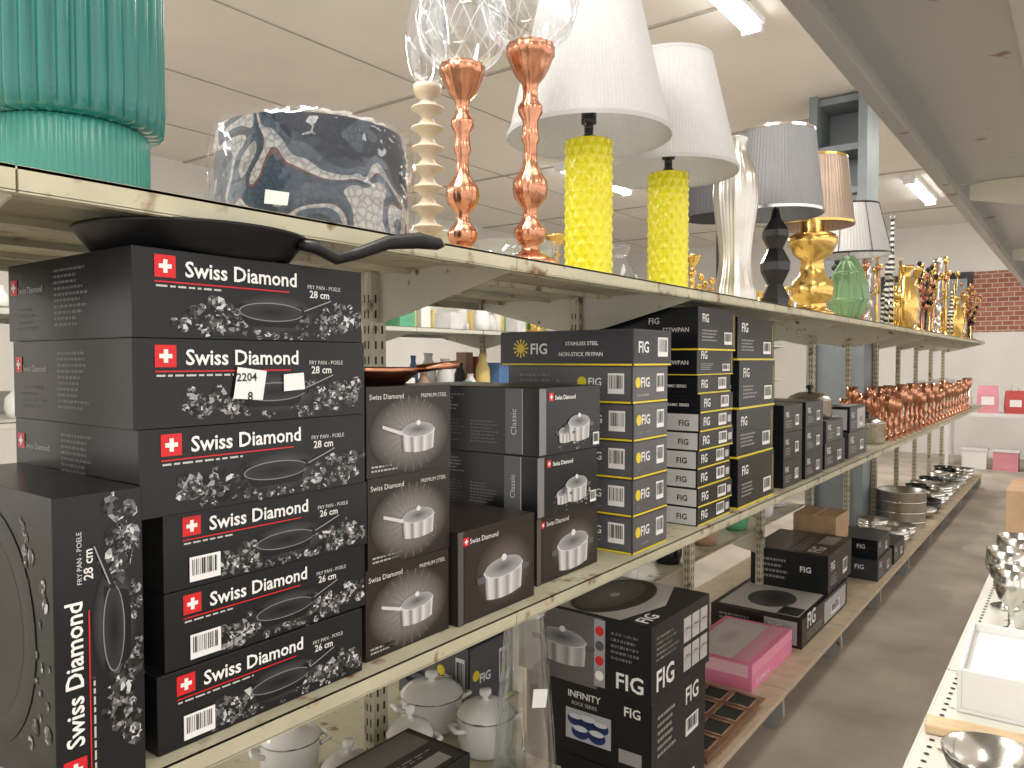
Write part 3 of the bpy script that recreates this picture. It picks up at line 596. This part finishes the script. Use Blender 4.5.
def ornament(kind,h,m,name,loc):
    mb=MB()
    if kind==0: mb.lathe(copperstick(h,.8),m,20)
    elif kind==1: mb.lathe(smoothprof([(.045,0),(.07,h*.15),(.085,h*.4),(.055,h*.7),(.03,h*.85),(.05,h)],3),m,24)
    elif kind==2:
        mb.lathe([(.06,0),(.06,.01),(.01,.02),(.008,h*.5)],m,14)
        for j in range(13):
            t=j*2.4; rr=.03+.06*((j*37%10)/10); zz=h*(.45+.55*j/12)
            mb.tube([(0,0,h*.30),(rr*.6*math.cos(t),rr*.6*math.sin(t),zz*.85),(rr*math.cos(t),rr*math.sin(t),zz)],[.005,.003,.002],m,6)
            mb.lathe([(0,-.025),(.018,-.005),(.020,.004),(0,.025)],m,8,o=(rr*math.cos(t),rr*math.sin(t),zz-.02),cap=False)
    elif kind==3:
        mb.box(-.03,.03,-.06,.06,0,.012,m)
        for q in((-.015,-.03),(.015,-.03),(-.015,.03),(.015,.03)): mb.tube([(q[0],q[1],.01),(q[0]*.8,q[1]*.9,h*.42)],.006,m,6)
        mb.tube([(0,-.045,h*.42),(0,0,h*.47),(0,.04,h*.5),(0,.06,h*.7),(0,.07,h*.92),(0,.10,h*.90)],[.018,.026,.024,.012,.010,.006],m,8)
        for q in(-.008,.008): mb.tube([(q,.07,h*.92),(q*1.6,.065,h*.97)],[.003,.002],m,6)
    elif kind==4:
        mb.lathe([(.06,0),(.06,.008),(.02,.03),(.008,.05),(.014,h*.3),(.008,h*.35),(.008,h*.9),(.02,h*.92),(.022,h)],m,16)
        for q in range(4):
            t=q*math.pi/2+.4; c0,s0=math.cos(t),math.sin(t)
            mb.tube([(0,0,h*.5),(.05*c0,.05*s0,h*.47),(.085*c0,.085*s0,h*.58),(.09*c0,.09*s0,h*.75)],.005,m,6); mb.lathe([(.006,0),(.018,.01),(.02,.04)],m,12,o=(.09*c0,.09*s0,h*.75))
    mb.obj(name,loc)
kinds=[(4,GOLD,'gold_candelabra'),(1,CUTG,'glass_vase'),(2,GOLD,'gold_flower_sculpture'),(3,STR,'zebra_stripe_figurine'),(0,GOLD,'gold_candlestick'),(4,COPPER,'copper_candelabra'),(3,GOLD,'giraffe_figurine'),(2,COPPER,'copper_twig_sculpture'),(0,SILVER,'silver_candlestick'),(1,GOLD,'gold_vase'),(2,BLACKM,'black_twig_sculpture')]
y=5.15;i=0
while y<9.7:
    for D in(.98,1.24):
        k,m,nm=kinds[(i*7+3)%len(kinds)]; i+=1
        h=random.uniform(.46,.74)*(1-.025*(y-5)); 
        if k==1:h*=.7
        ornament(k,h,m,nm,(-D+random.uniform(-.02,.02),y+random.uniform(-.02,.02),TS))
    y+=.235
for j in range(13):
    k,m,nm=[kinds[4],kinds[2],kinds[1],kinds[6],kinds[9]][j%5]
    ornament(k,random.uniform(.20,.32),m,nm,(-1.57,2.35+.245*j,TS))
mb=MB(); y=5.2
while y<9.3:
    for D in(.97,1.10,1.23):
        h=.24+.09*random.random(); m=COPPER if y<7.4 or D<1 else CUTG
        mb.lathe([(.045,0),(.045,.006),(.012,.02),(.009,h*.3),(.018,h*.36),(.009,h*.42),(.01,h*.62),(.028,h*.70),(.038,h*.82),(.035,h)],m,14,o=(-D,y,MS))
    y+=.19
mb.obj('copper_goblet_set')

# ------------------------------------------------------------ lower shelves
carton('cookware_set_box',.872,1.735,BS,.40,.36,.20,CARD,art_plain)
carton('cookware_set_box',.868,1.738,BS+.2005,.39,.355,.20,CARD,art_inf,rz=.8)
carton('cookware_set_box',.862,1.735,BS+.401,.42,.365,.20,CARD,art_big,rz=-.6)
mb=MB(); mb.lathe([(0,.004),(.070,.0),(.074,.01),(.072,.03),(.046,.37),(.048,.385),(.043,.385),(.067,.03),(0,.012)],GLASS,40,cap=False)
F=Fr(mb,(.0,0,0),(.5,.866,0),(0,0,1),(.866,-.5,0),1,1); F.o=V((.060,-.036,.02)); mb.add([F.P(-.014,.17,2),F.P(.019,.165,2),F.P(.024,.205,2),F.P(-.01,.21,2)],[(0,1,2,3)],INK,WH)
mb.obj('tapered_glass_vase',(-.992,1.365,IS))
def lidpot(loc,r,h):
    mb=MB(); mb.lathe(smoothprof([(0.001,0),(r*.7,0),(r*.95,h*.2),(r,h*.5),(r*.97,h*.72)],3),WHITEC,40,cap=False)
    mb.lathe([(r*.97,h*.72),(r*1.04,h*.75),(r*1.0,h*.78),(r*.8,h*.9),(r*.4,h*.99),(r*.12,h*1.0),(r*.1,h*1.06),(r*.22,h*1.12),(r*.2,h*1.2),(0,h*1.22)],WHITEC,40,cap=False)
    mb.lathe([(r*1.045,h*.735),(r*1.05,h*.75),(r*1.045,h*.765)],SILVER,40,cap=False)
    for q in(-1,1): mb.tube([(q*r*.95,-.02,h*.55),(q*r*1.3,-.018,h*.6),(q*r*1.3,.018,h*.6),(q*r*.95,.02,h*.55)],.006,WHITEC,8)
    mb.obj('white_lidded_pot',loc,(0,0,1.2))
lidpot((-1.32,1.41,IS),.078,.12); lidpot((-1.135,1.40,IS),.068,.125); lidpot((-1.19,1.20,IS),.052,.14); lidpot((-1.42,1.05,IS),.066,.12); lidpot((-1.20,1.03,IS),.056,.13)
carton('cookware_box',.955,.78,IS,.17,.35,.165,CARD,art_plaintop)
carton('cookware_box',1.27,1.50,IS,.26,.19,.19,CARD,art_fig)
mb=MB(); mb.lathe([(0,0),(.05,0),(.062,.035),(.064,.036),(.06,.034),(.048,.004),(0,.004)],SILVER,32,cap=False); mb.tube([(-.04,-.04,.03),(-.08,-.06,.06),(-.12,-.08,.09)],[.006,.005,.008],BLACKM,8); mb.obj('small_frying_pan',(-1.35,1.58,IS+.191))
mb=MB()
for j in range(11):
    x=-1.42-.17*(j%2); y=2.2+.2*j; m=[WHITEC,MIXC[7],WHITEC,MIXC[3],BLACKM][j%5]
    mb.lathe([(.05,0),(.06,.03),(.06,.08),(.045,.10),(.05,.11),(.03,.13),(.008,.135),(.014,.15),(0,.155)],m,20,o=(x,y,.57))
mb.obj('lidded_jar_set')
mb=MB()
for j in range(7): mb.lathe([(0,.014*j),(.06,.014*j),(.11,.014*j+.018),(.105,.014*j+.02),(.055,.014*j+.004),(0,.014*j+.004)],WHITEC,32,cap=False)
mb.obj('white_plate_stack',(-1.5,4.52,.57))
mb=MB(); nx,ny=3,4; dx,dy=.31/3,.5/4
TIN=mat('brown_baking_tin',(.30,.17,.11),.35,.4,.15,20)
mb.box(-.165,.165,-.26,.26,.035,.038,TIN)
for a in range(nx):
    for b in range(ny):
        cx=-.155+dx*(a+.5); cy=-.25+dy*(b+.5); u=.042; w=.05
        vs=[(cx-u,cy-w),(cx+u,cy-w),(cx+u,cy+w),(cx-u,cy+w)]
        mb.add([(x,y,.0388) for x,y in vs],[(0,1,2,3)],DARK)
        for (p0,p1) in((0,1),(1,2),(2,3),(3,0)):
            mb.tube([(vs[p0][0],vs[p0][1],.041),(vs[p1][0],vs[p1][1],.041)],.0035,TIN,6)
mb.box(-.15,.15,-.24,.24,0,.035,TIN)
mb.obj('muffin_tray',(-1.08,2.50,BS))
carton('bakeware_box',1.0,2.86,BS,.30,.50,.105,CARDP,art_pink)
carton('cookware_box',.975,3.42,BS,.42,.80,.13,CARDB,art_tw)
carton('cookware_box',.985,3.86,BS+.1305,.38,.50,.19,CARD,art_plaintop,rz=1)
carton('cookware_box',1.08,4.40,BS,.24,.28,.26,CARDG,art_plain); carton('cardboard_box',1.08,4.40,BS+.2605,.23,.28,.15,CARDT,None)
carton('cookware_box',.93,4.74,BS,.36,.40,.12,CARDG,art_plain); carton('cookware_box',.94,4.77,BS+.1205,.32,.34,.11,CARD,art_plain)
carton('cookware_box',.93,5.2,BS,.36,.34,.12,CARD,art_plain)
def bowl(mb,o,r,h,m): mb.lathe([(0,0),(r*.5,0),(r*.85,h*.4),(r,h),(r*.97,h),(r*.8,h*.42),(r*.45,.006),(0,.006)],m,24,o=o,cap=False)
mb=MB(); y=5.75
while y<9.6:
    for D in(1.04,1.22):
        if 6.1<y<6.9: continue
        m=random.choice([SILVER,CUTG,SILV2,BLACKM,SILVER]); k=random.randint(1,4)
        for j in range(k): bowl(mb,(-D,y,BS+.02*j),.11,.05+.03*random.random(),m)
    y+=.24
mb.obj('serving_bowl_set')
mb=MB(); mb.lathe([(.17,0),(.175,.27),(.182,.275),(.175,.28),(.165,.275),(.16,.02)],SILV2,48,cap=False)
for zz in(.05,.12,.20): mb.lathe([(.175,zz-.005),(.180,zz),(.175,zz+.005)],SILVER,48,cap=False)
for q in(-1,1): mb.tube([(q*.02-.03,q*.175,.22),(-.02,q*.20,.20),(.02,q*.20,.20),(.03,q*.175,.22)],.005,SILVER,6)
mb.obj('steel_tub',(-1.12,6.5,BS))
# ------------------------------------------------------------ right shelf items
mb=MB(); bowl(mb,(0,0,0),.055,.045,SILVER); mb.obj('steel_bowl',(-.075,1.03,MS))
mb=MB(); mb.box(-.09,.09,-.018,.018,0,.014,mat('pine_board',(.55,.40,.24),.55,0,.2,30)); mb.obj('wooden_board',(-.075,1.165,MS),(0,0,.1),bevel=.003)
mb=MB(); w,l,h,t=.075,.12,.062,.006
mb.box(-w,w,-l,l,0,.006,CARDW); mb.box(-w,-w+t,-l,l,.006,h,CARDW); mb.box(w-t,w,-l,l,.006,h,CARDW); mb.box(-w+t,w-t,-l,-l+t,.006,h,CARDW); mb.box(-w+t,w-t,l-t,l,.006,h,CARDW); mb.box(-w+t,w-t,-l+t,l-t,.044,.048,CARDW)
mb.obj('white_tray_box',(-.066,1.36,MS),(0,0,.03),bevel=.001)
mb=MB()
for (x,y,s) in((-.10,1.66,.8),(-.12,1.82,1),(-.03,1.76,1),(-.11,1.97,1.1),(-.03,1.95,1.)): mb.lathe([(.024*s,0),(.026*s,.004),(.006*s,.012),(.006*s,.045),(.025*s,.06),(.036*s,.085),(.034*s,.12),(.032*s,.12),(.033*s,.087),(0,.06)],SILVER,24,o=(x,y,MS),cap=False)
mb.obj('steel_goblet_set')
mb=MB(); bowl(mb,(0,0,0),.06,.03,SILVER); bowl(mb,(0,0,.012),.058,.03,CUTG); mb.obj('steel_bowl',(-.085,2.14,MS))
carton('kraft_box',.015,2.3,MS,.14,.25,.17,CARDT,None)
carton('white_gift_box',.015,2.9,MS,.12,.5,.12,CARDW,None)
# ------------------------------------------------------------ far end
mb=MB(); mb.box(-1.5,.2,11.6,12.2,.70,.74,CARDW)
for x in(-1.46,.16):
    for y in(11.64,12.16): mb.box(x-.02,x+.02,y-.02,y+.02,0,.70,CARDW)
mb.obj('white_display_table')
PK=mat('pink_plastic',(.62,.25,.30),.5); RD=mat('red_plastic',(.45,.06,.06),.4); TQ=mat('teal_plastic',(.05,.3,.3),.4)
def giftbag(x,y,w,h,m,r):
    mb=MB(); d=w*.45
    lv=[(0,1,1),(h*.3,1.04,1.1),(h*.7,1.0,.8),(h,.96,.35)]
    vs=[]
    for z,a,b in lv: vs+=[(-w/2*a,-d/2*b,z),(w/2*a,-d/2*b,z),(w/2*a,d/2*b,z),(-w/2*a,d/2*b,z)]
    fs=[(i*4+j,i*4+(j+1)%4,(i+1)*4+(j+1)%4,(i+1)*4+j) for i in range(3) for j in range(4)]+[(3,2,1,0),(12,13,14,15)]
    mb.add(vs,fs,m)
    for q in(-1,1): mb.tube([(-w*.2,q*.01,h),(-w*.15,q*.015,h+.08),(w*.15,q*.015,h+.08),(w*.2,q*.01,h)],.004,FIXT,6)
    mb.add([(-w*.3,-d*.56,h*.3),(w*.3,-d*.56,h*.3),(w*.3,-d*.52,h*.6),(-w*.3,-d*.52,h*.6)],[(0,1,2,3)],INK,(.75,.7,.7))
    mb.obj('gift_bag',(x,y,.74),(0,0,r))
for i,(x,w,h,m) in enumerate([(-1.32,.22,.30,WHITEC),(-1.02,.24,.36,PK),(-.72,.22,.30,RD),(-.44,.2,.34,WHITEC),(-.18,.2,.3,PK)]): giftbag(x,11.85,w,h,m,random.uniform(-.25,.25))
mb=MB()
for (x,m) in((-1.15,WHITEC),(-.8,PK),(-.45,TQ)):
    mb.box(x-.14,x+.14,11.7,11.95,.0,.24,m); mb.box(x-.15,x+.15,11.69,11.96,.24,.27,CARDW)
mb.obj('plastic_storage_box')

# ------------------------------------------------------------ world & camera
w=bpy.data.worlds.new('World'); scn.world=w; w.use_nodes=True
bg=w.node_tree.nodes['Background']; bg.inputs[0].default_value=(1,.955,.90,1); bg.inputs[1].default_value=1.8
cam=bpy.data.cameras.new('Camera'); co=bpy.data.objects.new('Camera',cam); scn.collection.objects.link(co)
co.location=(0,0,1.44); co.rotation_euler=(math.radians(90-1.81),0,math.radians(37.0)); cam.lens=26.72; cam.sensor_width=36; cam.clip_start=.02
scn.camera=co
